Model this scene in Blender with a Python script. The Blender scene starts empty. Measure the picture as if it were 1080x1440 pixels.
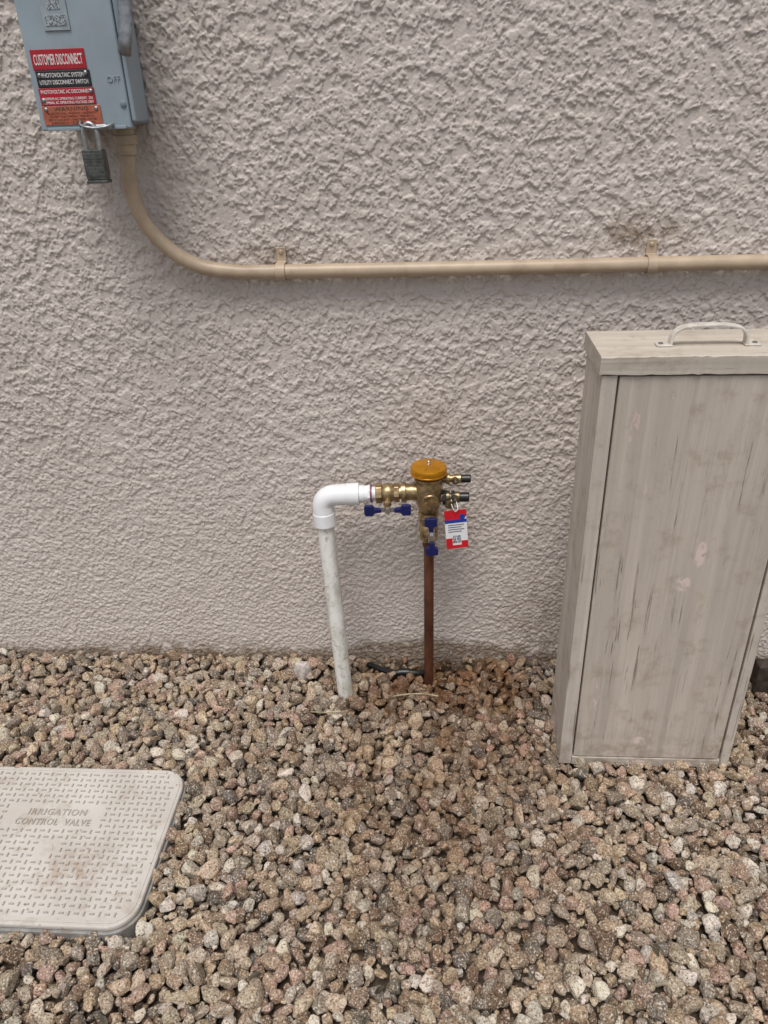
import bpy, bmesh, math, random
import numpy as np
from mathutils import Vector, Matrix, Euler
random.seed(7); rng=np.random.default_rng(11)
scene=bpy.context.scene
COL=scene.collection
# ------------------------------------------------------------------ helpers
def s2l(r,g,b):
    f=lambda c:(c/12.92 if c<=0.04045 else ((c+0.055)/1.055)**2.4)
    return (f(r/255),f(g/255),f(b/255),1)
class NT:
    def __init__(s,name):
        s.m=bpy.data.materials.new(name); s.m.use_nodes=True; s.t=s.m.node_tree
        s.b=s.t.nodes['Principled BSDF']; s.co=None
    def n(s,ty,**k):
        x=s.t.nodes.new(ty)
        for a,b in k.items():
            if a.startswith('_'): setattr(x,a[1:],b)
            else: x.inputs[a.replace('__',' ')].default_value=b
        return x
    def l(s,a,b): s.t.links.new(a,b)
    def coord(s,scale=(1,1,1)):
        g=s.n('ShaderNodeNewGeometry')
        if scale==(1,1,1): return g.outputs['Position']
        m=s.n('ShaderNodeVectorMath'); m.operation='MULTIPLY'; m.inputs[1].default_value=scale
        s.l(g.outputs['Position'],m.inputs[0]); return m.outputs[0]
    def noise(s,scale,detail=4,rough=.6,vec=None,dist=0):
        x=s.n('ShaderNodeTexNoise'); x.inputs['Scale'].default_value=scale; x.inputs['Detail'].default_value=detail
        x.inputs['Roughness'].default_value=rough; x.inputs['Distortion'].default_value=dist
        s.l(vec if vec is not None else s.coord(),x.inputs['Vector']); return x.outputs['Fac']
    def ramp(s,fac,a,b,ca=0.0,cb=1.0):
        x=s.n('ShaderNodeMapRange'); x.interpolation_type='SMOOTHSTEP'
        x.inputs['From Min'].default_value=a; x.inputs['From Max'].default_value=b
        x.inputs['To Min'].default_value=ca; x.inputs['To Max'].default_value=cb
        s.l(fac,x.inputs['Value']); return x.outputs[0]
    def math(s,op,a,b=None):
        x=s.n('ShaderNodeMath'); x.operation=op
        for i,v in enumerate((a,b)):
            if v is None: continue
            if isinstance(v,(int,float)): x.inputs[i].default_value=v
            else: s.l(v,x.inputs[i])
        return x.outputs[0]
    def mix(s,fac,a,b,mode='MIX'):
        x=s.n('ShaderNodeMix'); x.data_type='RGBA'; x.blend_type=mode
        for i,v in ((0,fac),(6,a),(7,b)):
            if isinstance(v,(int,float)): x.inputs[i].default_value=v
            elif isinstance(v,tuple): x.inputs[i].default_value=v
            else: s.l(v,x.inputs[i])
        return x.outputs[2]
    def blob(s,c,r,sc=(1,1,1)):
        g=s.n('ShaderNodeNewGeometry'); d=s.n('ShaderNodeVectorMath'); d.operation='SUBTRACT'
        d.inputs[1].default_value=c; s.l(g.outputs['Position'],d.inputs[0])
        m=s.n('ShaderNodeVectorMath'); m.operation='MULTIPLY'; m.inputs[1].default_value=sc; s.l(d.outputs[0],m.inputs[0])
        e=s.n('ShaderNodeVectorMath'); e.operation='LENGTH'; s.l(m.outputs[0],e.inputs[0])
        return s.ramp(e.outputs['Value'],0.0,r,1.0,0.0)
    def bump(s,h,dist=.002,st=1.0,prev=None):
        x=s.n('ShaderNodeBump'); x.inputs['Distance'].default_value=dist; x.inputs['Strength'].default_value=st
        s.l(h,x.inputs['Height'])
        if prev is not None: s.l(prev,x.inputs['Normal'])
        s.l(x.outputs[0],s.b.inputs['Normal']); return x.outputs[0]
    def col(s,c):
        if isinstance(c,tuple): s.b.inputs['Base Color'].default_value=c
        else: s.l(c,s.b.inputs['Base Color'])
    def rough(s,v):
        if isinstance(v,(int,float)): s.b.inputs['Roughness'].default_value=v
        else: s.l(v,s.b.inputs['Roughness'])
def simple(name,c,rough=.5,metal=0,var=.12,scale=60,bump=.0004,dirt=None,dirtamt=.5,dscale=14):
    t=NT(name); n=t.noise(scale,3)
    dark=tuple(x*(1-var*2) for x in c[:3])+(1,); lite=tuple(min(1,x*(1+var)) for x in c[:3])+(1,)
    k=t.mix(t.ramp(n,.3,.7),dark,lite)
    if dirt: 
        k=t.mix(t.math('MULTIPLY',t.ramp(t.noise(dscale,5,.65),.48,.72),dirtamt),k,dirt)
    t.col(k); t.rough(rough); t.b.inputs['Metallic'].default_value=metal
    if bump: t.bump(n,bump,.6)
    return t.m
def empty(name,loc):
    e=bpy.data.objects.new(name,None); e.location=loc; e.empty_display_size=.05; COL.objects.link(e); return e
def mesh(name,v,f,mat,parent=None,smooth=False,bevel=0,seg=2):
    m=bpy.data.meshes.new(name); m.from_pydata([tuple(map(float,a)) for a in v],[],f); m.update()
    o=bpy.data.objects.new(name,m); COL.objects.link(o)
    bm=bmesh.new(); bm.from_mesh(m); bmesh.ops.recalc_face_normals(bm,faces=bm.faces); bm.to_mesh(m); bm.free()
    if mat: m.materials.append(mat)
    if smooth:
        for p in m.polygons: p.use_smooth=True
    if bevel:
        b=o.modifiers.new('b','BEVEL'); b.width=bevel; b.segments=seg; b.limit_method='ANGLE'; b.angle_limit=math.radians(35)
    if parent:
        o.parent=parent; o.matrix_parent_inverse=Matrix.Translation(parent.location).inverted()
    return o
def box(name,x0,x1,y0,y1,z0,z1,mat,parent=None,bevel=.002,rot=None):
    v=[(x,y,z) for x in (x0,x1) for y in (y0,y1) for z in (z0,z1)]
    if rot:
        c=Vector(((x0+x1)/2,(y0+y1)/2,(z0+z1)/2)); R=Euler(rot).to_matrix()
        v=[tuple(c+R@(Vector(p)-c)) for p in v]
    f=[(0,1,3,2),(4,6,7,5),(0,4,5,1),(2,3,7,6),(0,2,6,4),(1,5,7,3)]
    return mesh(name,v,f,mat,parent,bevel=bevel)
def frame(d):
    d=d.normalized(); a=Vector((0,0,1)) if abs(d.z)<.9 else Vector((0,1,0))
    u=d.cross(a).normalized(); return u,d.cross(u).normalized()
def lathe(name,p0,p1,prof,mat,parent=None,seg=32,smooth=True,bevel=0,ph=0):
    p0=Vector(p0);d=(Vector(p1)-p0).normalized();u,w=frame(d);v=[];f=[]
    for t,r in prof:
        for k in range(seg):
            a=2*math.pi*k/seg+ph; v.append(p0+d*t+(u*math.cos(a)+w*math.sin(a))*r)
    n=len(prof)
    for i in range(n-1):
        for k in range(seg):
            f.append((i*seg+k,i*seg+(k+1)%seg,(i+1)*seg+(k+1)%seg,(i+1)*seg+k))
    f.append(tuple(range(seg))); f.append(tuple((n-1)*seg+k for k in range(seg)))
    o=mesh(name,v,f,mat,parent,smooth=False,bevel=bevel)
    if smooth:
        for q in o.data.polygons: q.use_smooth=True
        try: o.data.set_sharp_from_angle(angle=math.radians(35))
        except Exception: pass
    return o
def tube(name,pts,r,mat,parent=None,seg=20,caps=True,flat=None):
    pts=[Vector(p) for p in pts]; v=[];f=[];u=None
    for i,p in enumerate(pts):
        d=(pts[min(i+1,len(pts)-1)]-pts[max(i-1,0)]).normalized()
        if u is None: u,_=frame(d)
        u=(u-d*u.dot(d)).normalized(); w=d.cross(u)
        rr=r[i] if isinstance(r,(list,tuple)) else r
        for k in range(seg):
            a=2*math.pi*k/seg; v.append(p+(u*math.cos(a)+w*math.sin(a)*(flat or 1))*rr)
    for i in range(len(pts)-1):
        for k in range(seg): f.append((i*seg+k,i*seg+(k+1)%seg,(i+1)*seg+(k+1)%seg,(i+1)*seg+k))
    if caps: f.append(tuple(range(seg))); f.append(tuple((len(pts)-1)*seg+k for k in range(seg)))
    o=mesh(name,v,f,mat,parent,smooth=True)
    try: o.data.set_sharp_from_angle(angle=math.radians(40))
    except Exception: pass
    return o
def catmull(P,n=10):
    P=[Vector(p) for p in P]; Q=[P[0]*2-P[1]]+P+[P[-1]*2-P[-2]]; out=[]
    for i in range(1,len(Q)-2):
        for k in range(n):
            t=k/n; a,b,c,d=Q[i-1],Q[i],Q[i+1],Q[i+2]
            out.append(.5*((2*b)+(c-a)*t+(2*a-5*b+4*c-d)*t*t+(3*b-a-3*c+d)*t**3))
    out.append(P[-1]); return out
def text(name,body,loc,h,w,mat,parent,rot=(math.pi/2,0,0),ext=.0003,spacing=1.0,off=0):
    cu=bpy.data.curves.new(name,'FONT'); cu.body=body; cu.align_x='CENTER'; cu.align_y='CENTER'; cu.size=1; cu.resolution_u=3; cu.extrude=.02
    cu.space_character=spacing; cu.offset=off
    t=bpy.data.objects.new(name+'_tmp',cu); COL.objects.link(t)
    dg=bpy.context.evaluated_depsgraph_get(); m=bpy.data.meshes.new_from_object(t.evaluated_get(dg))
    bpy.data.objects.remove(t); bpy.data.curves.remove(cu)
    co=np.array([v.co for v in m.vertices]); mn=co.min(0);mx=co.max(0)
    c=(mn+mx)/2; s=np.array([w/(mx[0]-mn[0]),h/(mx[1]-mn[1]),ext/.04])
    co=(co-c)*s; R=np.array(Euler(rot).to_matrix()); co=co@R.T+np.array(loc)
    m.vertices.foreach_set('co',co.ravel()); m.update(); m.name=name
    o=bpy.data.objects.new(name,m); COL.objects.link(o); m.materials.clear(); m.materials.append(mat)
    o.parent=parent; o.matrix_parent_inverse=Matrix.Translation(parent.location).inverted(); return o
def grid_mesh(name,X,Y,Z,mat,smooth=True):
    ny,nx=X.shape; me=bpy.data.meshes.new(name); N=nx*ny
    co=np.stack([X,Y,Z],-1).reshape(-1).astype(np.float32)
    i=np.arange((ny-1)*(nx-1)); r=i//(nx-1); c=i%(nx-1); a=r*nx+c
    F=np.stack([a,a+1,a+nx+1,a+nx],-1).astype(np.int32)
    me.vertices.add(N); me.vertices.foreach_set('co',co)
    me.loops.add(F.size); me.loops.foreach_set('vertex_index',F.ravel())
    me.polygons.add(len(F)); me.polygons.foreach_set('loop_start',np.arange(len(F),dtype=np.int32)*4)
    me.update(calc_edges=True); me.materials.append(mat)
    me.polygons.foreach_set('use_smooth',np.full(len(F),smooth))
    o=bpy.data.objects.new(name,me); COL.objects.link(o); return o
# ------------------------------------------------------------------ camera
p,r,y=0.50442,-0.0351,-0.07609
F=Vector((math.sin(y)*math.cos(p),math.cos(y)*math.cos(p),-math.sin(p)))
r0=Vector((math.cos(y),-math.sin(y),0)); u0=r0.cross(F)
Rv=math.cos(r)*r0+math.sin(r)*u0; Uv=-math.sin(r)*r0+math.cos(r)*u0
cam=bpy.data.cameras.new('camera'); co=bpy.data.objects.new('camera',cam); COL.objects.link(co)
M=Matrix((Rv,Uv,-F)).transposed().to_4x4(); M.translation=Vector((0,-1.80389,1.5)); co.matrix_world=M
cam.sensor_fit='VERTICAL'; cam.sensor_height=36; cam.sensor_width=27; cam.lens=1076.757/1440*36; cam.clip_end=200; cam.clip_start=.02
scene.camera=co
# ------------------------------------------------------------------ light
w=bpy.data.worlds.new('World'); scene.world=w; w.use_nodes=True; wt=w.node_tree
bg=wt.nodes['Background']; sky=wt.nodes.new('ShaderNodeTexSky'); sky.sky_type='NISHITA'; sky.sun_disc=False
SE=math.radians(68); SR=math.radians(192)
sky.sun_elevation=SE; sky.sun_rotation=SR; sky.air_density=1.0; sky.dust_density=2.5; sky.ozone_density=1.0
hs=wt.nodes.new('ShaderNodeHueSaturation'); hs.inputs['Saturation'].default_value=.42
wt.links.new(sky.outputs[0],hs.inputs['Color']); wt.links.new(hs.outputs[0],bg.inputs[0]); bg.inputs[1].default_value=.130
su=bpy.data.lights.new('sun','SUN'); su.energy=2.3; su.angle=math.radians(26); su.color=(1,.97,.93)
so=bpy.data.objects.new('sun',su); COL.objects.link(so)
sd=Vector((math.sin(SR)*math.cos(SE),math.cos(SR)*math.cos(SE),math.sin(SE)))
so.rotation_euler=sd.to_track_quat('Z','Y').to_euler()
scene.view_settings.view_transform='Standard'; scene.view_settings.look='None'; scene.view_settings.exposure=0
# ------------------------------------------------------------------ stucco wall
t=NT('painted_stucco')
fine=t.noise(330,3,.65); mid=t.noise(60,4,.65)
k=t.mix(t.ramp(t.noise(2.2,3),.3,.7),(.545,.480,.430,1),(.59,.525,.475,1))
k=t.mix(t.math('MULTIPLY',t.ramp(mid,.35,.7),.30),k,(.49,.43,.38,1))
mottle=t.ramp(t.noise(26,5,.7),.42,.54)
for c,rad,sc,amt in (((-.36,0,1.165),.12,(1,1,1.6),.5),((.45,0,1.20),.17,(1,1,2.2),.75),((-.013,0,.768),.10,(1,1,1.3),.35),
                 ((-.75,0,-.0),.7,(1,1,7),.6),((.30,0,.10),.18,(1,1,.6),.5)):  # strap and base stains; last blob only darkens the wall beside the cabinet
    k=t.mix(t.math('MULTIPLY',t.math('MULTIPLY',t.blob(c,rad,sc),mottle),amt),k,(.20,.135,.08,1))
g=t.n('ShaderNodeNewGeometry'); sx=t.n('ShaderNodeSeparateXYZ'); t.l(g.outputs['Position'],sx.inputs[0])
hgt=t.math('ADD',t.math('MULTIPLY',t.noise(13,5,.8),.10),t.math('MULTIPLY',t.blob((-.02,0,0),.40,(1,0,0)),.050))
band_=t.ramp(t.math('SUBTRACT',t.math('SUBTRACT',hgt,.026),sx.outputs['Z']),-.016,.022)
k=t.mix(t.math('MULTIPLY',band_,t.ramp(t.noise(55,4,.7),.33,.52,.35,.9)),k,t.mix(mid,(.065,.04,.024,1),(.32,.23,.15,1)))
t.col(k); t.rough(.74); b1=t.bump(mid,.0010,.4); t.bump(fine,.0010,.6,b1)
STUCCO=t.m
dx=.002
fx=np.arange(-1.46,1.16,dx); fz=np.arange(-.06,1.84,dx)
sh=(len(fz),len(fx))
ky=np.fft.fftfreq(sh[0],dx)[:,None]; kx=np.fft.fftfreq(sh[1],dx)[None,:]
def frac(lmax,lmin,beta,st=1.0):
    n=rng.standard_normal(sh); kk=np.sqrt(ky**2+(kx*st)**2); kk[0,0]=1e-6
    Wt=kk**(-beta)/(1+(kk*lmax)**-4)*np.exp(-(kk*lmin)**2); Wt[0,0]=0
    o=np.fft.ifft2(np.fft.fft2(n)*Wt).real; return o/o.std()
ss=lambda v:(lambda q:q*q*(3-2*q))(np.clip(v,0,1))
zz=fz[:,None]; big=ss((zz-.05)/.95)
n1=frac(.080,.006,1.85,.9); n2=frac(.045,.005,1.8,.8); n3=frac(.024,.004,1.5); n4=frac(.25,.04,1.5); fn=frac(.008,.0025,1.0); n5=frac(.060,.005,1.9)
e1=ss((n1+.35+.3*n4+.040)/.08)       # trowelled skin with sharp ragged edge
e2=ss((n2-.40+.45*n4+.05)/.10)       # second knock-down layer
cr=np.exp(-((n5-.1)/.035)**2)*ss((n3+.2)/.4)*(.3+.7*big)   # curled drag lines
pits=ss((-n3-1.2)/.25)
h=(.0010+.0014*big)*e1*(1+.08*n2) + (.0014*big+.0006)*e2 - .0015*cr - .0011*pits*e1 + .00022*n3*(1.7-1.0*big)+ .0009*ss((n3-.1)/.5)*(1-.85*big) + .00015*fn
X1,Z1=np.meshgrid(fx,fz)
mask=np.ones(sh); e=.05
mask*=np.clip((X1-fx[0])/e,0,1)*np.clip((fx[-1]-X1)/e,0,1)*np.clip((fz[-1]-Z1)/e,0,1)
hh=-(h*mask)+.0020
xs=np.concatenate([np.linspace(-7,-1.5,20),fx,np.linspace(1.2,7,20)]); zs=np.concatenate([fz,np.linspace(1.9,3.2,8)])
HH=np.zeros((len(zs),len(xs))); HH[:sh[0],20:20+sh[1]]=hh
XX,ZZ=np.meshgrid(xs,zs)
grid_mesh('stucco_wall',XX,HH,ZZ,STUCCO)
# ------------------------------------------------------------------ ground
t=NT('soil'); n=t.noise(35,6,.7)
t.col(t.mix(n,(.035,.024,.015,1),(.13,.09,.06,1))); t.rough(.95); t.bump(n,.02,.8)
mesh('ground',[(-60,-60,-.032),(60,-60,-.032),(60,60,-.032),(-60,60,-.032)],[(0,1,2,3)],t.m)
# ------------------------------------------------------------------ gravel
t=NT('crushed_granite')
at=t.n('ShaderNodeAttribute'); at.attribute_name='stone_col'
sp=t.noise(240,3,.7); sp2=t.noise(110,3,.65)
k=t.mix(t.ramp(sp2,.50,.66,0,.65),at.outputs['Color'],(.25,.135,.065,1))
k=t.mix(t.ramp(sp,.555,.62,0,.85),k,(.04,.028,.020,1))
k=t.mix(t.ramp(sp,.445,.37,0,.8),k,(.70,.63,.53,1))
wetn=t.ramp(t.noise(6,3,.6),.22,.60)
wet=t.math('MULTIPLY',t.math('MINIMUM',t.math('ADD',t.math('MULTIPLY',t.blob((.0,-.09,0),.42,(1,1.4,1)),1.4),t.math('MULTIPLY',t.blob((.04,-.42,0),.55,(1,.8,1)),.7)),1.0),wetn)
k=t.mix(wet,k,(.42,.285,.18,1),'MULTIPLY')
t.col(k); t.rough(t.ramp(wet,0,1,.8,.40))
b1=t.bump(sp2,.003,.5); t.bump(sp,.0012,.6,b1)
GR=t.m
LX0,LX1,LY0,LY1=-1.15,-.615,-.885,-.470
CX0,CX1,CY0,CY1=.313,.727,-.397,-.235
def inside(x,y,r):
    if LX0+r*.1<x<LX1-r*.1 and LY0-r*.3<y<LY1+r*.1: return True
    if CX0+r*.4<x<CX1-r*.4 and CY0+r*.4<y<CY1-r*.4: return True
    if (x+.255)**2+(y+.151)**2<(.021+r*.6)**2: return True
    if (x+.017)**2+(y+.103)**2<(.013+r*.6)**2: return True
    if abs(x+.03)<.17 and y>-.055-.012*math.sin(x*40) and random.random()<.93: return True
    return False
cell=.036; G={}
stones=[]
def throw(n,rmin,rmax,pk,x0=-1.75,x1=1.5,y0=-1.6,y1=.0):
    for _ in range(n):
        r_=random.uniform(rmin,rmax); x_=random.uniform(x0,x1); y_=random.uniform(y0,y1-r_*.5)
        if inside(x_,y_,r_): continue
        ci,cj=int(x_//cell),int(y_//cell); ok=True
        for a in (-1,0,1):
            for b in (-1,0,1):
                for (u,v,q) in G.get((ci+a,cj+b),()):
                    if (u-x_)**2+(v-y_)**2<(pk*(q+r_))**2: ok=False;break
                if not ok:break
            if not ok:break
        if ok: G.setdefault((ci,cj),[]).append((x_,y_,r_)); stones.append((x_,y_,r_))
throw(4500,.0145,.0180,.86); throw(30000,.0105,.0145,.84); throw(60000,.0078,.0105,.82); throw(60000,.0048,.0078,.80)
top=len(stones)
for _ in range(8000):
    x_=random.uniform(-1.75,1.5); y_=random.uniform(-1.6,-.005); r_=random.uniform(.008,.013)
    if not inside(x_,y_,r_): stones.append((x_,y_,r_))
def ico(s):
    bm=bmesh.new(); bmesh.ops.create_icosphere(bm,subdivisions=s,radius=1); v=np.array([q.co[:] for q in bm.verts]); f=np.array([[q.index for q in g_.verts] for g_ in bm.faces]); bm.free(); return v,f
def protos(s,n):
    v,f=ico(s); out=[]
    for _ in range(n):
        K=rng.integers(7,11); N=rng.standard_normal((K,3)); N/=np.linalg.norm(N,axis=1)[:,None]; dd=rng.uniform(.55,.85,K)
        dot=v@N.T; rad=np.where(dot>.05,dd/np.maximum(dot,.05),9).min(1); rad=np.minimum(rad,1.15)
        q=v*rad[:,None]+rng.standard_normal(v.shape)*.015; out.append(q)
    return out,f
PH,FH=protos(3,36); PL,FL=protos(2,24)
pal=np.array([(.34,.245,.160),(.37,.30,.22),(.34,.225,.165),(.17,.11,.068),(.56,.49,.40),(.22,.18,.14),(.43,.33,.225),(.28,.22,.16),(.48,.43,.36),(.12,.10,.08),(.40,.26,.20)])
pw=np.array([.2,.16,.08,.13,.08,.09,.10,.08,.05,.05,.04]);pw/=pw.sum()
V=[];Fc=[];Cc=[];off=0
for i,(x_,y_,r_) in enumerate(stones):
    istop=i<top; hi=istop and -1.2<x_<1.0 and y_>-1.15 and r_>.007
    q=(PH if hi else PL)[random.randrange(36 if hi else 24)]; f=FH if hi else FL
    s=np.array([random.uniform(.95,1.3),random.uniform(.8,1.0),random.uniform(.65,.95)])*r_*1.20
    e=Euler((random.gauss(0,.6),random.gauss(0,.6),random.uniform(0,6.283))); R=np.array(e.to_matrix())
    z=(random.gauss(-.006,.0045)-(.55*(.013-r_)) if istop else random.uniform(-.030,-.019))
    if istop and random.random()<.08 and not (x_<-.55 and -.95<y_<-.42): z+=.007
    V.append((q*s)@R.T+np.array([x_,y_,z])); Fc.append(f+off); off+=len(q)
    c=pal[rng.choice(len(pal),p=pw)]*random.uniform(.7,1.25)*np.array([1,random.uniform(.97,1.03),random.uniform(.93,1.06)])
    if not istop: c=c*.5  # lower layer dimmed: crevice shade put into the stone colour
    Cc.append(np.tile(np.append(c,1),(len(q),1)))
V=np.concatenate(V).astype(np.float32);Fc=np.concatenate(Fc).astype(np.int32);Cc=np.concatenate(Cc).astype(np.float32)
me=bpy.data.meshes.new('gravel'); me.vertices.add(len(V)); me.vertices.foreach_set('co',V.ravel())
me.loops.add(Fc.size); me.loops.foreach_set('vertex_index',Fc.ravel()); me.polygons.add(len(Fc)); me.polygons.foreach_set('loop_start',np.arange(len(Fc),dtype=np.int32)*3)
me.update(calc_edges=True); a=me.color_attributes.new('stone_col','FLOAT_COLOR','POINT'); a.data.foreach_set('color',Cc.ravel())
me.polygons.foreach_set('use_smooth',np.zeros(len(Fc),dtype=bool))
me.materials.append(GR); o=bpy.data.objects.new('gravel',me); COL.objects.link(o)
rk,_f=protos(3,1); rr=rk[0]*np.array([.024,.020,.040])+np.array([-.385,-.085,.018])
RK=simple('pale_rock',(.54,.47,.42,1),.8,0,.2,70,.003)
mesh('rock',rr,[tuple(map(int,q)) for q in _f],RK)
# ------------------------------------------------------------------ conduit
CM=simple('beige_conduit_paint',s2l(180,160,136),.42,0,.05,25,.0003,(.20,.13,.075,1),.35,9)
E=empty('electrical_conduit',(-.35,-.024,1.142)); CR=.0162
path=[(-.646,-.066,1.425),(-.648,-.066,1.385),(-.653,-.065,1.335),(-.643,-.058,1.272),(-.618,-.045,1.222),(-.580,-.034,1.182),(-.530,-.027,1.156),(-.46,-.024,1.144),(-.40,-.024,1.142),(-.2,-.024,1.1415),(.2,-.024,1.1415),(.6,-.024,1.143),(1.2,-.024,1.143),(2.5,-.024,1.143)]
tube('pipe',catmull(path,8),CR,CM,E,28)
lathe('connector',(-.646,-.066,1.446),(-.646,-.066,1.30),[(0,.021),(.012,.021),(.014,.0235),(.03,.0235),(.032,.020),(.05,.020),(.052,.0165)],CM,E)
lathe('locknut',(-.646,-.066,1.451),(-.646,-.066,1.30),[(0,.027),(.007,.027)],simple('zinc',(.35,.33,.30,1),.4,.8),E,seg=8,bevel=.001)
for sx_ in (-.352,.477):
    n=20; v=[];f=[]
    prof=[]
    for i in range(n+1):
        a=-math.pi/2+math.pi*i/n
        prof.append((-.024-math.cos(a)*(CR+.0025),1.142+math.sin(a)*(CR+.0025)))
    prof=[(-.003,1.142-CR-.0025)]+prof+[(-.006,1.142+CR+.003),(-.0050,1.142+CR+.012),(-.0050,1.142+CR+.034)]
    for (yy,zz_) in prof:
        for s in (-.011,.011): v.append((sx_+s,yy,zz_))
    f=[(2*i,2*i+1,2*i+3,2*i+2) for i in range(len(prof)-1)]
    st=mesh('strap',v,f,CM,E); m_=st.modifiers.new('s','SOLIDIFY'); m_.thickness=.0018; m_.offset=0; bb=st.modifiers.new('b','BEVEL'); bb.width=.0006
    lathe('strap_screw',(sx_,-.004,1.142+CR+.024),(sx_,-.02,1.142+CR+.024),[(0,.005),(.0035,.005),(.0053,.003)],CM,E,seg=14)
# ------------------------------------------------------------------ disconnect box
BM=simple('grey_enamel',s2l(146,160,168),.38,0,.05,8,.0001,(.25,.22,.19,1),.18,6)
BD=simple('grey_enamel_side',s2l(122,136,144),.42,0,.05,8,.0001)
STL=simple('dull_steel',(.30,.31,.32,1),.42,.85,.15,80,.0002)
E=empty('electrical_disconnect_box',(-.68,-.07,1.62))
box('body',-.778,-.608,-.128,-.004,1.452,1.86,BD,E,.003)
box('front_cover',-.784,-.600,-.142,-.1285,1.447,1.86,BM,E,.003)
box('cover_side_flange',-.5995,-.5900,-.138,-.060,1.458,1.86,BM,E,.004)
box('bottom_flange',-.77,-.61,-.146,-.1425,1.447,1.453,BM,E,.001)
LR=simple('red_label',s2l(170,26,42),.35,0,.05,30,0); LB=simple('black_label',s2l(38,40,42),.4,0,.1,30,0)
LO=simple('orange_label',s2l(182,98,72),.45,0,.12,60,0); LW=simple('white_print',(.75,.73,.71,1),.5,0,.05,30,0); LK=simple('dark_print',(.06,.035,.03,1),.5,0,.05,30,0)
def label(n,x0,x1,z0,z1,m,lay=0): return box(n,x0,x1,-.1445-lay*.001,-.1425-lay*.001,z0,z1,m,E,.0008)
label('label_red',-.7735,-.6675,1.552,1.586,LR); text('print_customer','CUSTOMER DISCONNECT',(-.7205,-.1447,1.569),.018,.096,LW,E,off=.012)
label('label_black',-.771,-.664,1.5225,1.5505,LB)
text('print_pv','PHOTOVOLTAIC SYSTEM',(-.7175,-.1447,1.543),.0075,.084,LW,E,off=.01); text('print_ud','UTILITY DISCONNECT SWITCH',(-.7175,-.1447,1.531),.0075,.096,LW,E,off=.01)
label('label_red_small',-.7725,-.662,1.492,1.521,LR)
text('print_ac','PHOTOVOLTAIC AC DISCONNECT',(-.717,-.1447,1.515),.0065,.102,LW,E,off=.01); text('print_c','MAXIMUM AC OPERATING CURRENT:  20A',(-.717,-.1447,1.503),.0048,.102,LW,E,off=.01); text('print_v','NOMINAL AC OPERATING VOLTAGE: 240V',(-.717,-.1447,1.4962),.0048,.102,LW,E,off=.01)
label('label_orange',-.7735,-.656,1.457,1.4905,LO)
text('print_w','WARNING',(-.715,-.1447,1.485),.0065,.07,LK,E)
for i,s in enumerate(('ELECTRICAL SHOCK HAZARD','DO NOT TOUCH TERMINALS. TERMINALS ON','BOTH LINE AND LOAD SIDES MAY BE','ENERGIZED IN THE OPEN POSITION')):
    text('print_w%d'%i,s,(-.715,-.1447,1.4775-i*.0055),.0036,.096-.008*(i%2),LK,E)
for (sx_,sz_) in ((-.764,1.543),(-.672,1.545),(-.766,1.500),(-.668,1.514),(-.765,1.4845),(-.664,1.484)):
    lathe('label_screw',(sx_,-.1444,sz_),(sx_,-.2,sz_),[(0,.0042),(.0015,.004),(.0028,.0022)],STL,E,seg=14)
SM=NT('foil_sticker_print'); ck=SM.n('ShaderNodeTexVoronoi'); ck.inputs['Scale'].default_value=420; ck.distance='CHEBYCHEV'; SM.l(SM.coord(),ck.inputs['Vector'])
SM.col(SM.mix(SM.ramp(ck.outputs['Color'],.45,.5),s2l(96,104,110),s2l(165,172,176))); SM.rough(.4)
FOIL=simple('foil',s2l(160,170,175),.35,.3,.06,50,0)
label('foil_sticker',-.735,-.685,1.615,1.72,FOIL)
label('foil_code',-.722,-.697,1.648,1.673,SM.m,1); label('foil_lines',-.730,-.690,1.622,1.640,SM.m,1)
text('embossed_off','OFF',(-.620,-.1425,1.533),.0105,.026,FOIL,E,ext=.002)
lathe('knock_out',(-.6095,-.142,1.490),(-.6095,-.2,1.490),[(0,.006),(.002,.006),(.003,.004)],BD,E,seg=18)
tube('lever_bar',catmull([(-.566,-.160,1.80),(-.566,-.160,1.70),(-.570,-.162,1.63),(-.578,-.165,1.590),(-.584,-.160,1.570)],6),[.013]*24+[.010],STL,E,12,flat=.35)
box('lever_bracket',-.5895,-.574,-.158,-.1300,1.59,1.75,BD,E,.002)
tube('hasp',catmull([(-.70,-.146,1.462),(-.695,-.158,1.455),(-.67,-.160,1.450),(-.645,-.158,1.452),(-.635,-.146,1.456)],6),.0035,STL,E,10)
lathe('hasp_ring',(-.676,-.153,1.452),(-.640,-.151,1.453),[(0,.005),(.03,.005)],STL,E,seg=12)
# ------------------------------------------------------------------ padlock
E=empty('padlock',(-.680,-.158,1.39))
PB=simple('laminated_steel',(.115,.122,.112,1),.40,.55,.2,90,.0003,(.16,.13,.10,1),.3,60)
for i in range(9):
    z0=1.357+i*.0062; s=.0 if 0<i<8 else .0012
    box('lamination_%d'%i,-.7005+s,-.6590-s,-.170+s,-.146-s,z0,z0+.0061,PB,E,.0006)
box('core',-.7000,-.6595,-.1695,-.1465,1.358,1.412,PB,E,.001)
box('bumper',-.7015,-.6580,-.1710,-.1450,1.351,1.3568,PB,E,.0015)
tube('shackle',[(-.694,-.158,1.40),(-.694,-.158,1.438)]+[(-.680-.014*math.cos(a*math.pi/10),-.158,1.440+.019*math.sin(a*math.pi/10)) for a in range(11)]+[(-.666,-.158,1.438),(-.666,-.158,1.40)],.0046,simple('shackle_steel',(.42,.42,.42,1),.35,.8,.1,80,.0002),E,14)
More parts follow.
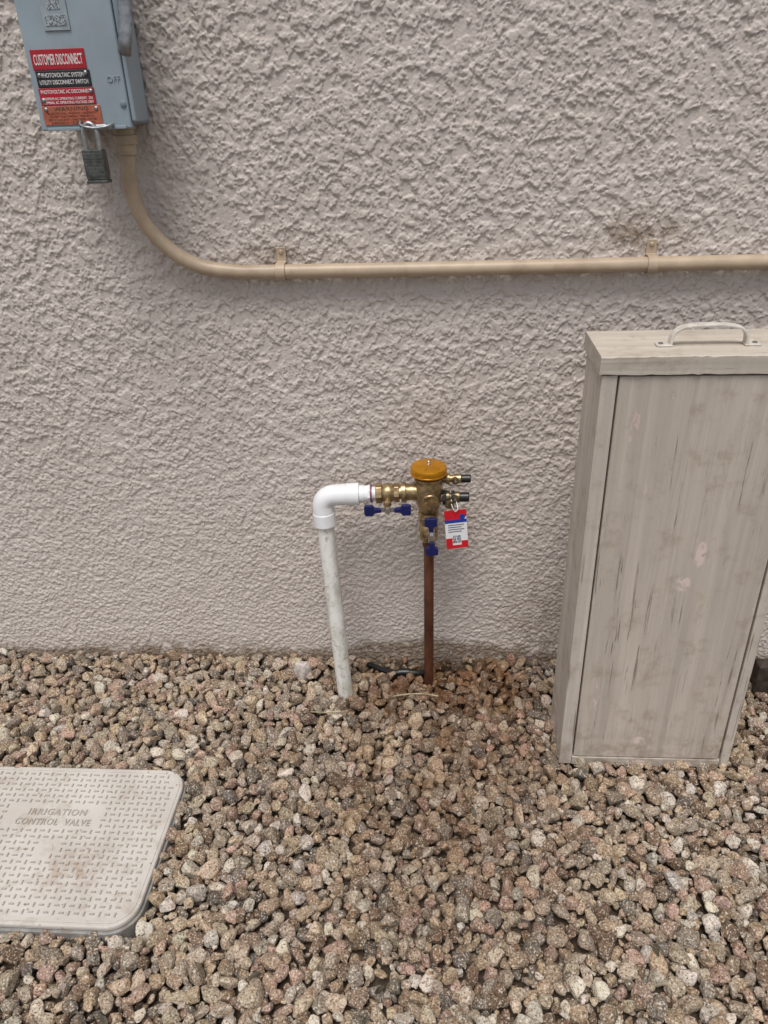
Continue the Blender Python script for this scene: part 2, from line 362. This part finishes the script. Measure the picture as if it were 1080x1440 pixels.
# ------------------------------------------------------------------ cabinet
def wood(name,base,grain_axis,spots=(),ck_=.75):
    t=NT(name); sc={'z':(42,42,1.3),'x':(1.3,42,42)}[grain_axis]
    v0=t.coord(sc)
    g1=t.noise(1.0,5,.65,v0,.8); g2=t.noise(3.4,3,.7,v0,.3)
    k=t.mix(t.ramp(g1,.3,.7),tuple(q*.82 for q in base[:3])+(1,),tuple(q*1.04 for q in base[:3])+(1,))
    lo=t.noise(4,3,.6)
    crack=t.math('MULTIPLY',t.ramp(g2,.60,.66),t.ramp(lo,.48,.60))
    k=t.mix(t.math('MULTIPLY',crack,ck_),k,(.15,.105,.07,1))
    streak=t.ramp(t.noise(1.0,4,.6,t.coord(tuple(q*.3 for q in sc))),.50,.68)
    k=t.mix(t.math('MULTIPLY',streak,.45),k,tuple(q*1.22 for q in base[:3])+(1,))
    chip=t.ramp(t.noise(1.0,4,.7,t.coord((22,22,9))),.68,.70)
    k=t.mix(chip,k,(.60,.48,.42,1))
    k=t.mix(t.math('MULTIPLY',t.ramp(t.noise(15,5,.7),.50,.72),.5),k,(.29,.215,.15,1))
    sxz=t.n('ShaderNodeSeparateXYZ'); t.l(t.coord(),sxz.inputs[0])
    foot=t.math('MULTIPLY',t.ramp(sxz.outputs['Z'],.0,.16,1,0),t.ramp(t.noise(30,5,.7),.40,.62))
    k=t.mix(t.math('MULTIPLY',foot,.5),k,(.26,.19,.13,1))
    rg=t.noise(70,3,.6)
    for c,rr_,s_ in spots:
        k=t.mix(t.math('MULTIPLY',t.ramp(t.blob(c,rr_,s_),.25,.6),t.ramp(rg,.42,.5)),k,(.68,.55,.49,1))
    t.col(k); t.rough(.6)
    hgt=t.math('SUBTRACT',g1,t.math('MULTIPLY',crack,.5))
    b=t.bump(hgt,.0028,.7); t.bump(g2,.0009,.5,b); return t.m
WF=wood('painted_wood_door',(.53,.462,.39,1),'z',(((.560,-.395,.62),.034,(1.7,1,.6)),((.535,-.395,.545),.028,(1,1,.8)),((.50,-.395,.08),.022,(1,1,1))))
WS=wood('painted_wood_side',(.57,.505,.435,1),'z'); WX=wood('painted_wood_lid',(.53,.47,.395,1),'x',(),.9)
WB=wood('painted_wood_rail',(.53,.47,.395,1),'x',(((.50,-.397,.0),.06,(1,1,2)),((.62,-.397,.0),.035,(1,1,2)),((.39,-.397,.0),.02,(1,1,2))))
DK=simple('dark_gap',(.02,.016,.013,1),.9)
E=empty('wooden_cabinet',(.52,-.32,0))
FY=CY0; BY=CY1
box('side_left',CX0,CX0+.030,FY,BY,-.004,1.0145,WS,E,.0018)
box('side_right',CX1-.022,CX1,FY,BY,-.004,1.0135,WS,E,.0018)
box('back',CX0+.0305,CX1-.0225,BY-.018,BY-.001,0,1.012,WS,E,.001)
box('interior',CX0+.0305,CX1-.0225,FY+.024,BY-.019,.002,1.010,DK,E,0)
box('door',CX0+.034,CX1-.0265,FY+.0005,FY+.022,.0225,1.0125,WF,E,.0025)
box('bottom_rail',CX0+.031,CX1-.0225,FY+.0002,FY+.0235,-.006,.020,WB,E,.0018)
n=40; v=[];f=[]
wr=random.Random(5)
for i in range(n+1):
    x=CX0-.006+(CX1-CX0+.012)*i/n; j1=wr.gauss(0,.0007); j2=wr.gauss(0,.0009)
    v+= [(x,FY-.005+j1,1.0172+abs(j2)*.8),(x,FY-.0052+j1*.6,1.0515+j2*.6),(x,FY-.0022,1.0540+j2*.3),(x,BY+.003,1.0540),(x,BY+.003,1.0172)]
for i in range(n):
    for q_ in range(5): f.append((5*i+q_,5*i+(q_+1)%5,5*i+5+(q_+1)%5,5*i+5+q_))
f+=[(0,1,2,3,4),tuple(5*n+q_ for q_ in range(5))]
mesh('lid',v,f,WX,E,bevel=0)
WPm=simple('white_painted_metal',(.62,.58,.52,1),.4,0,.08,60,.0003,(.25,.17,.11,1),.5,40)
hx0,hx1,hy,hz=.447,.588,-.338,1.054
hp=catmull([(hx0,hy,hz),(hx0+.003,hy,hz+.020),(hx0+.016,hy,hz+.033),(hx0+.04,hy,hz+.038),((hx0+hx1)/2,hy,hz+.039),(hx1-.04,hy,hz+.038),(hx1-.014,hy,hz+.033),(hx1-.002,hy,hz+.020),(hx1,hy,hz)],6)
n=len(hp); v=[];f=[]
for i,q in enumerate(hp):
    d=(hp[min(i+1,n-1)]-hp[max(i-1,0)]).normalized(); nn=Vector((-d.z,0,d.x)); 
    for a,b in ((-.010,-.0025),(.010,-.0025),(.010,.0025),(-.010,.0025)): v.append(q+Vector((0,a,0))+nn*b)
for i in range(n-1):
    for k_ in range(4): f.append((4*i+k_,4*i+(k_+1)%4,4*i+4+(k_+1)%4,4*i+4+k_))
f+= [(0,1,2,3),(4*n-4,4*n-3,4*n-2,4*n-1)]
mesh('handle_grip',v,f,WPm,E,smooth=False,bevel=.0015)
for a,b in ((hx0-.026,hx0+.004),(hx1-.004,hx1+.026)):
    box('handle_foot',a,b,hy-.012,hy+.012,1.0545,1.0575,WPm,E,.001)
    c=(a-.0+ .009) if a<.5 else b-.009
    lathe('handle_screw',(c,hy,1.0575),(c,hy,1.1),[(0,.005),(.002,.0045),(.003,.002)],STL,E,seg=12)
# ------------------------------------------------------------------ irrigation valve cover
def lidmat(name,m1):
    t=NT(name); n1=t.noise(6,5,.65)
    k=t.mix(t.ramp(n1,.3,.7),(.49*m1,.45*m1,.405*m1,1),(.58*m1,.545*m1,.50*m1,1))
    k=t.mix(t.math('MULTIPLY',t.ramp(t.noise(18,5,.7),.50,.70),.5),k,(.32,.25,.185,1))
    k=t.mix(t.math('MULTIPLY',t.math('MULTIPLY',t.blob((-.80,-.76,0),.15,(1,1.4,1)),t.ramp(t.noise(40,5),.45,.6)),.4),k,(.30,.19,.12,1))
    sp_=t.n('ShaderNodeTexVoronoi'); sp_.inputs['Scale'].default_value=42; t.l(t.coord(),sp_.inputs['Vector'])
    k=t.mix(t.ramp(sp_.outputs['Distance'],.07,.13,.7,0),k,(.20,.13,.08,1))
    t.col(k); t.rough(.7); t.bump(t.noise(140,3),.0008,.6); return t.m
LM=lidmat('weathered_plastic',1); LD=lidmat('weathered_plastic_tread',.70); LT=lidmat('weathered_plastic_letters',.72)
LS=simple('grey_plastic_rim',(.27,.26,.245,1),.7,0,.15,40,.0005,(.2,.14,.09,1),.5)
E=empty('irrigation_valve_cover',(-.876,-.675,.01))
def rrect(x0,x1,y0,y1,r,n=10):
    o=[]
    for cx,cy,a0 in ((x1-r,y1-r,0),(x0+r,y1-r,90),(x0+r,y0+r,180),(x1-r,y0+r,270)):
        for i in range(n+1):
            a=math.radians(a0+90*i/n); o.append((cx+r*math.cos(a),cy+r*math.sin(a)))
    return o
def slab(name,x0,x1,y0,y1,r,z0,z1,mat,bev):
    pr=rrect(x0,x1,y0,y1,r); n=len(pr); v=[(a,b,z0) for a,b in pr]+[(a,b,z1) for a,b in pr]
    f=[tuple(range(n)),tuple(range(n,2*n))]+[(i,(i+1)%n,n+(i+1)%n,n+i) for i in range(n)]
    return mesh(name,v,f,mat,E,bevel=bev)
slab('box_collar',LX0-.004,LX1+.005,LY0-.005,LY1+.004,.064,-.05,.006,LS,.002)
slab('lid',LX0,LX1,LY0,LY1,.060,.0065,.020,LM,.004)
pr=rrect(LX0+.008,LX1-.008,LY0+.008,LY1-.008,.052); pi=rrect(LX0+.013,LX1-.013,LY0+.013,LY1-.013,.047); n=len(pr)
v=[(a,b,.0195) for a,b in pr]+[(a,b,.0216) for a,b in pr]+[(a,b,.0216) for a,b in pi]+[(a,b,.0195) for a,b in pi]
f=[]
for j in range(3):
    for i in range(n): f.append((j*n+i,j*n+(i+1)%n,(j+1)*n+(i+1)%n,(j+1)*n+i))
mesh('lid_border',v,f,LM,E)
v=[];f=[]
def dash(cx,cy,lx,ly):
    b=len(v)
    for z,k_ in ((.0195,1),(.0226,.72)):
        for a,c in ((-1,-1),(1,-1),(1,1),(-1,1)): v.append((cx+a*lx*k_,cy+c*ly*k_,z))
    f.extend([(b+4,b+5,b+6,b+7)]+[(b+i,b+(i+1)%4,b+4+(i+1)%4,b+4+i) for i in range(4)])
P_=.0165; i=0; xx=LX0+.028
while xx<LX1-.022:
    j=0; yy=LY0+.028
    while yy<LY1-.022:
        intext=(-.99-.02<xx<-.80+.02 and -.652<yy<-.588)
        incirc=(xx+.875)**2+(yy+.705)**2<.026**2
        cr_=min(xx-LX0,LX1-xx)<.045 and min(yy-LY0,LY1-yy)<.045
        if not intext and not incirc and not cr_:
            if (i+j)%2: dash(xx,yy,.0064,.0020)
            else: dash(xx,yy,.0020,.0058)
        yy+=P_; j+=1
    xx+=P_; i+=1
mesh('tread_pattern',v,f,LD,E)
text('raised_text_1','IRRIGATION',(-.893,-.607,.0208),.0175,.140,LT,E,rot=(0,0,0),ext=.003,spacing=1.15,off=.005)
text('raised_text_2','CONTROL  VALVE',(-.893,-.635,.0208),.0175,.180,LT,E,rot=(0,0,0),ext=.003,spacing=1.15,off=.005)
lathe('lid_bolt',(-.875,-.705,.0198),(-.875,-.705,.1),[(0,.014),(.0015,.013),(.0018,.007),(.0008,.005)],LM,E,seg=24)
# ------------------------------------------------------------------ backflow preventer assembly
WPV=simple('white_pvc',(.79,.79,.79,1),.32,0,.03,20,.0001)
t=NT('weathered_pvc'); n1=t.noise(30,5,.7,t.coord((1,1,.35)))
k=t.mix(t.ramp(n1,.30,.58),(.52,.50,.42,1),(.78,.765,.715,1)); k=t.mix(t.math('MULTIPLY',t.ramp(t.noise(55,4,.7),.54,.68),.6),k,(.28,.23,.155,1)); t.col(k); t.rough(.5); OPV=t.m
BR=simple('brass',(.42,.30,.16,1),.36,.8,.25,70,.0006,(.15,.10,.05,1),.5,40)
BRd=simple('dark_brass',(.22,.165,.09,1),.40,.8,.25,70,.0006)
t=NT('aged_copper'); n1=t.noise(22,5,.65,t.coord((1,1,.5))); k=t.mix(t.ramp(n1,.3,.7),(.080,.027,.014,1),(.165,.062,.031,1)); k=t.mix(t.math('MULTIPLY',t.ramp(t.noise(60,4),.6,.75),.5),k,(.05,.03,.02,1)); t.col(k); t.rough(.5); t.b.inputs['Metallic'].default_value=.3; COP=t.m
BLU=simple('blue_vinyl',s2l(20,28,86),.4,0,.1,40,0); BLK=simple('black_plastic',(.012,.012,.013,1),.35,0,.1,40,0)
CAP=simple('amber_cap',(.64,.28,.015,1),.25,.6,.08,20,.0001); PUR=simple('pipe_primer',(.20,.06,.09,1),.5,0,.1,60,0)
CHR=simple('bright_steel',(.6,.6,.6,1),.25,.95,.05,50,0)
E=empty('backflow_preventer',(-.016,-.105,.62))
bx,by=-.016,-.105
tube('copper_riser',[(-.017,-.103,-.05),(-.0165,-.104,.2),(bx,by,.46)],.0132,COP,E,24)
tube('pvc_riser',[(-.250,-.155,-.05),(-.255,-.151,0.0),(-.2695,-.131,.3),(-.2815,-.1135,.55)],.0215,OPV,E,28)
pts=[Vector((-.2805,-.1155,.529)),Vector((-.2825,-.113,.572))]
for i in range(1,9):
    a=math.pi/2*i/8; pts.append(Vector((-.2835+.0315*(1-math.cos(a)),-.112+.001*i/8,.580+.0315*math.sin(a))))
pts+= [Vector((-.215,-.1095,.6125)),Vector((-.190,-.109,.613))]
rad=[.0275,.0275]+[.0268]*8+[.0275,.0275]
tube('elbow',pts,rad,WPV,E,32)
lathe('elbow_hub_lower',(-.2803,-.1158,.5285),(-.2825,-.113,.572),[(0,.0268),(.001,.0288),(.034,.0288),(.036,.0272)],WPV,E)
lathe('elbow_hub_side',(-.1895,-.109,.613),(-.28,-.111,.611),[(0,.0268),(.001,.0288),(.032,.0288),(.034,.0272)],WPV,E)
ax0=Vector((-.19,-.109,.613)); ax1=Vector((-.03,-.1055,.619)); 
def H(name,t0,prof,mat,seg=32,**k):
    d=(ax1-ax0).normalized(); return lathe(name,ax0+d*t0,ax1+d*.5,prof,mat,E,seg,**k)
H('male_adapter',0,[(0,.0225),(.012,.0225),(.013,.021),(.030,.021)],WPV)
H('adapter_primer',.0285,[(0,.0235),(.004,.0235)],PUR)
H('adapter_thread',.030,[(0,.0175),(.012,.0175)],WPV)
H('adapter_hex',.0225,[(0,.0235),(.006,.0235)],WPV,8)
H('valve_hex_in',.042,[(0,.026),(.016,.026)],BR,6,smooth=False,bevel=.0015)
H('valve_body',.058,[(0,.0205),(.004,.0225),(.016,.0255),(.026,.0225),(.030,.0205)],BR)
H('valve_hex_out',.088,[(0,.025),(.013,.025)],BR,6,smooth=False,bevel=.0015)
H('valve_union_ring',.101,[(0,.018),(.004,.018),(.005,.0265),(.016,.0265),(.018,.022),(.030,.021),(.05,.024),(.07,.026)],BR)
vc=ax0+(ax1-ax0).normalized()*.072
sz=vc.z-.018; sy=vc.y-.024
lathe('stem',(vc.x,vc.y-.01,sz+.004),(vc.x,vc.y-.2,sz-.01),[(0,.010),(.022,.010),(.024,.007),(.034,.007)],BR,E,seg=20)
def wing(name,c,d,mat,L=.036,W=.0115,inner=.009):
    c=Vector(c);d=Vector(d).normalized();yv=Vector((0,-1,0));s=d.cross(yv)
    prof=[(inner,-.0055),(L-.026,-.0065),(L-.022,-W*.6),(L-.003,-W*.62),(L,-W*.42),(L,W*.42),(L-.003,W*.62),(L-.022,W*.6),(L-.026,.0065),(inner,.0055)]
    n=len(prof); v=[c+d*a+s*b for a,b in prof]+[c+d*a+s*b+yv*.010 for a,b in prof]
    f=[tuple(range(n)),tuple(range(n,2*n))]+[(i,(i+1)%n,n+(i+1)%n,n+i) for i in range(n)]
    return mesh(name,v,f,mat,E,bevel=.002)
hc=(vc.x+.001,sy-.014,sz-.008)
for s in (-1,1): wing('handle_wing',hc,(s,0,0.02*s),BLU,L=.058,W=.024,inner=.016)
box('handle_plate',hc[0]-.020,hc[0]+.020,hc[1]-.004,hc[1]-.001,hc[2]-.007,hc[2]+.007,CHR,E,.001)
lathe('handle_nut',(hc[0],hc[1]-.003,hc[2]),(hc[0],hc[1]-.1,hc[2]),[(0,.0085),(.007,.0085)],CHR,E,6,smooth=False,bevel=.001)
lathe('body',(bx,by,.568),(bx,by,1),[(0,.020),(.003,.026),(.014,.030),(.026,.0325),(.040,.035),(.060,.0355),(.074,.034),(.084,.030),(.100,.031)],BR,E,40)
lathe('body_boss',(bx+.004,by-.020,.606),(bx+.006,by-.2,.604),[(0,.022),(.014,.021),(.017,.018)],BR,E,32)
lathe('body_flange',(bx,by,.653),(bx,by,1),[(0,.030),(.002,.036),(.008,.036),(.010,.030)],BR,E,40)
cz_=.668
lathe('cap',(bx,by,cz_),(bx,by,1),[(0,.034),(.001,.0435),(.003,.0448),(.017,.0448),(.0205,.0435),(.023,.039),(.0245,.030),(.025,.010),(.0252,.004)],CAP,E,56)
lathe('cap_rim',(bx,by,cz_+.0025),(bx,by,1),[(0,.0458),(.0035,.0458)],CAP,E,56,bevel=.0006)
lathe('cap_screw',(bx,by,cz_+.0248),(bx,by,1),[(0,.0055),(.003,.0055),(.0035,.004),(.009,.004),(.010,.003)],CHR,E,20)
for a in range(6):
    an=a*math.pi/3+.3; cx,cy=bx+.022*math.cos(an),by+.022*math.sin(an)
    box('cap_rib',cx-.012,cx+.012,cy-.0012,cy+.0012,cz_+.024,cz_+.0258,CAP,E,.0006,rot=(0,0,an))
text('body_emboss','PVB 1\nUSA',(bx,by-.0385,.612),.017,.024,BR,E,ext=.003)
dz=.010
lathe('union_lower',(bx,by,.552+dz),(bx,by,0),[(0,.021),(.003,.0265),(.014,.0265),(.016,.019)],BR,E,32)
lathe('neck',(bx,by,.575),(bx,by,0),[(0,.019),(.02,.019)],BR,E,24)
lathe('lower_hex_top',(bx,by,.534+dz),(bx,by,0),[(0,.025),(.014,.025)],BR,E,6,smooth=False,bevel=.0015)
lathe('lower_valve_body',(bx,by,.520+dz),(bx,by,0),[(0,.0195),(.006,.023),(.018,.0255),(.030,.023),(.036,.0195)],BR,E,32)
lathe('lower_hex_bottom',(bx,by,.484+dz),(bx,by,0),[(0,.0235),(.015,.0235)],BR,E,6,smooth=False,bevel=.0015)
lathe('copper_socket',(bx,by,.469+dz),(bx,by,0),[(0,.0165),(.018,.0165),(.020,.0140)],COP,E,24)
lathe('lower_stem',(bx+.004,by-.01,.502+dz),(bx+.006,by-.2,.502+dz),[(0,.011),(.022,.011),(.024,.007),(.034,.007)],BR,E,20)
hc=(bx+.007,by-.038,.502+dz)
for s in (-1,1): wing('handle_wing_lower',hc,(-.03*s,0,s),BLU,L=.054,W=.026,inner=.015)
box('handle_plate_lower',hc[0]-.008,hc[0]+.008,hc[1]-.004,hc[1]-.001,hc[2]-.019,hc[2]+.019,CHR,E,.001)
lathe('handle_nut_lower',(hc[0],hc[1]-.003,hc[2]),(hc[0],hc[1]-.1,hc[2]),[(0,.0085),(.007,.0085)],CHR,E,6,smooth=False,bevel=.001)
def cock(name,z,m,tip,L=.085,yo=0,sc=1.0):
    p0=(bx+.020,by+yo,z); q=(bx+.2,by+yo-.012,z+.006)
    lathe(name,p0,q,[(0,.0095*sc),(.022,.0095*sc),(.023,.0125*sc),(.032,.0125*sc),(.033,.0085*sc),(.040,.0085*sc),(.041,.0110*sc),(L*.68,.0110*sc),(L*.70,.008*sc)],m,E,20)
    d=(Vector(q)-Vector(p0)).normalized(); p1=Vector(p0)+d*(L*.70)
    lathe(name+'_tip',p1,q,[(0,.0095*sc),(L*.24,.0095*sc),(L*.26,.008*sc)],tip,E,20)
    c=Vector(p0)+d*.046
    lathe(name+'_screw',c,c+Vector((0,-1,.0)),[(0,.0085*sc),(.014,.0085*sc),(.015,.006)],BRd,E,16)
    lathe(name+'_slot',c+Vector((0,-.014,0)),c+Vector((0,-1,0)),[(0,.0035),(.003,.0035)],CHR,E,10)
cock('test_cock_upper',.648,BR,BLK,.088,.012,1.1); cock('test_cock_lower',.606,BRd,BLK,.084,-.006,1.3)
lathe('cock_collar',(bx+.034,by-.008,.606),(bx+.2,by-.010,.609),[(0,.020),(.010,.020)],BLK,E,8,smooth=False,bevel=.001)
lathe('cock_collar_outer',(bx+.056,by-.009,.608),(bx+.2,by-.010,.611),[(0,.017),(.008,.017)],BLK,E,8,smooth=False,bevel=.001)
lathe('cock_drop',(bx+.052,by-.024,.606),(bx+.052,by-.026,.4),[(0,.011),(.018,.011),(.020,.006)],BRd,E,16)
# ------------------------------------------------------------------ hang tag
TZ=.530
E=empty('hang_tag',(.053,-.14,TZ)); RD=simple('tag_red',s2l(200,24,38),.4,0,.03,30,0); BL=simple('tag_blue',s2l(30,60,150),.4,0,.03,30,0); TW=simple('tag_white',(.78,.78,.78,1),.4,0,.02,30,0); TK=simple('tag_ink',(.05,.05,.08,1),.5,0,.02,30,0)
TR=Matrix.Translation((.053,-.139,TZ))@Matrix.Rotation(math.radians(-4),4,'Y')@Matrix.Rotation(math.radians(6),4,'Z')@Matrix.Rotation(math.radians(-3),4,'X')@Matrix.Scale(1.12,4)
def card(name,x0,x1,z0,z1,lay,mat,th=.0004,bev=0):
    o=box(name,x0,x1,-.0004*lay-th,-.0004*lay,z0,z1,mat,None,bev)
    o.data.transform(TR); o.parent=E; o.matrix_parent_inverse=Matrix.Translation(E.location).inverted(); return o
card('card',-.0245,.0245,-.048,.048,0,TW,.0006)
card('red_top',-.0245,.0245,.030,.048,2,RD); card('red_mid',-.0245,.012,.024,.0298,2,RD)
card('blue_band',-.0245,.0245,.016,.0238,2,BL)
card('red_bottom_left',-.0245,-.010,-.048,-.022,2,RD); card('red_bottom_right',.010,.0245,-.048,-.030,2,RD); card('red_bottom',-.0098,.0098,-.048,-.040,2,RD)
for i in range(4):
    card('print_line_%d'%i,-.018,.018-.006*(i%2),.010-i*.0055,.0115-i*.0055,2,TK)
q=random.Random(3)
vv=[];ff=[]
for i in range(11):
    for j in range(11):
        if q.random()<.55 or (i in(0,2) and j<3):
            x0=-.009+i*.00165; z0=-.034+j*.00165; b=len(vv)
            vv+= [(x0,-.0014,z0),(x0+.0016,-.0014,z0),(x0+.0016,-.0014,z0+.0016),(x0,-.0014,z0+.0016)]; ff.append((b,b+1,b+2,b+3))
o=mesh('code_square',vv,ff,TK,None); o.data.transform(TR); o.parent=E; o.matrix_parent_inverse=Matrix.Translation(E.location).inverted()
o=lathe('blue_badge',(.015,-.0012,.030),(.015,-.1,.030),[(0,.0065),(.0004,.0065)],BL,None,20); o.data.transform(TR); o.parent=E; o.matrix_parent_inverse=Matrix.Translation(E.location).inverted()
tube('tie',catmull([(.050,-.1405,TZ+.050),(.045,-.143,TZ+.059),(.040,-.137,TZ+.072),(.043,-.120,TZ+.082),(.052,-.128,TZ+.072),(.056,-.141,TZ+.059),(.0505,-.1405,TZ+.050)],6),.0012,TW,E,8)
# ------------------------------------------------------------------ small things
t_=simple('dry_twig',(.38,.30,.19,1),.8,0,.2,60,.0005)
tube('twig',catmull([(-.135,-.185,.010),(-.09,-.178,.015),(-.04,-.172,.015),(.01,-.176,.011)],6),.0023,t_,None,8)
tube('twig.001',catmull([(-.34,-.245,.009),(-.29,-.252,.014),(-.24,-.243,.009)],6),.0018,t_,None,8)
tube('twig.002',catmull([(-.33,-.70,.009),(-.29,-.66,.015),(-.262,-.60,.010)],6),.002,t_,None,8)
# fallen dry leaves scattered over the stones, one mesh
lv=random.Random(21); v=[];f=[]
for _ in range(46):
    x_=lv.uniform(-1.05,.85); y_=lv.uniform(-1.1,-.05)
    if inside(x_,y_,.02) or (CX0<x_<CX1 and CY0<y_<CY1): continue
    L=lv.uniform(.008,.017); W_=L*lv.uniform(.22,.4); a=lv.uniform(0,6.28); z=lv.uniform(.006,.010); b=len(v)
    R=Euler((lv.gauss(0,.3),lv.gauss(0,.3),a)).to_matrix()
    for px,py,pz in ((-L,0,0),(-L*.3,-W_,.0015),(L*.4,-W_*.8,.001),(L,0,.002),(L*.4,W_*.8,.001),(-L*.3,W_,.0015),(0,0,-.0008)):
        v.append(Vector((x_,y_,z))+R@Vector((px,py,pz)))
    f+=[(b+6,b+i,b+(i+1)%6) for i in range(6)]
mesh('dry_leaves',v,f,simple('dry_leaf',(.10,.085,.055,1),.7,0,.4,30,.0004))
E=empty('black_plastic_scrap',(-.09,-.07,.01))  # black plastic scrap at the pipe foot; tube and sleeve form made up
tube('tube',catmull([(-.20,-.02,-.012),(-.13,-.072,.006),(-.08,-.078,.010),(-.035,-.072,.004),(.0,-.05,-.015)],8),.0085,BLK,E,16)
lathe('scrap_sleeve',(-.105,-.076,.009),(-.05,-.076,.010),[(0,.0105),(.012,.0115),(.03,.0115),(.034,.0105)],BLK,E,16)
DW=simple('dark_stained_wood',(.05,.035,.026,1),.8,0,.3,40,.002)
E=empty('wooden_stake',(.905,-.1,0)); box('post',.885,.925,-.125,-.085,-.05,.085,DW,E,.003); mesh('post_point',[(.885,-.125,.0855),(.925,-.125,.0855),(.925,-.085,.0855),(.885,-.085,.0855),(.905,-.105,.1)],[(0,1,4),(1,2,4),(2,3,4),(3,0,4),(0,1,2,3)],DW,E)
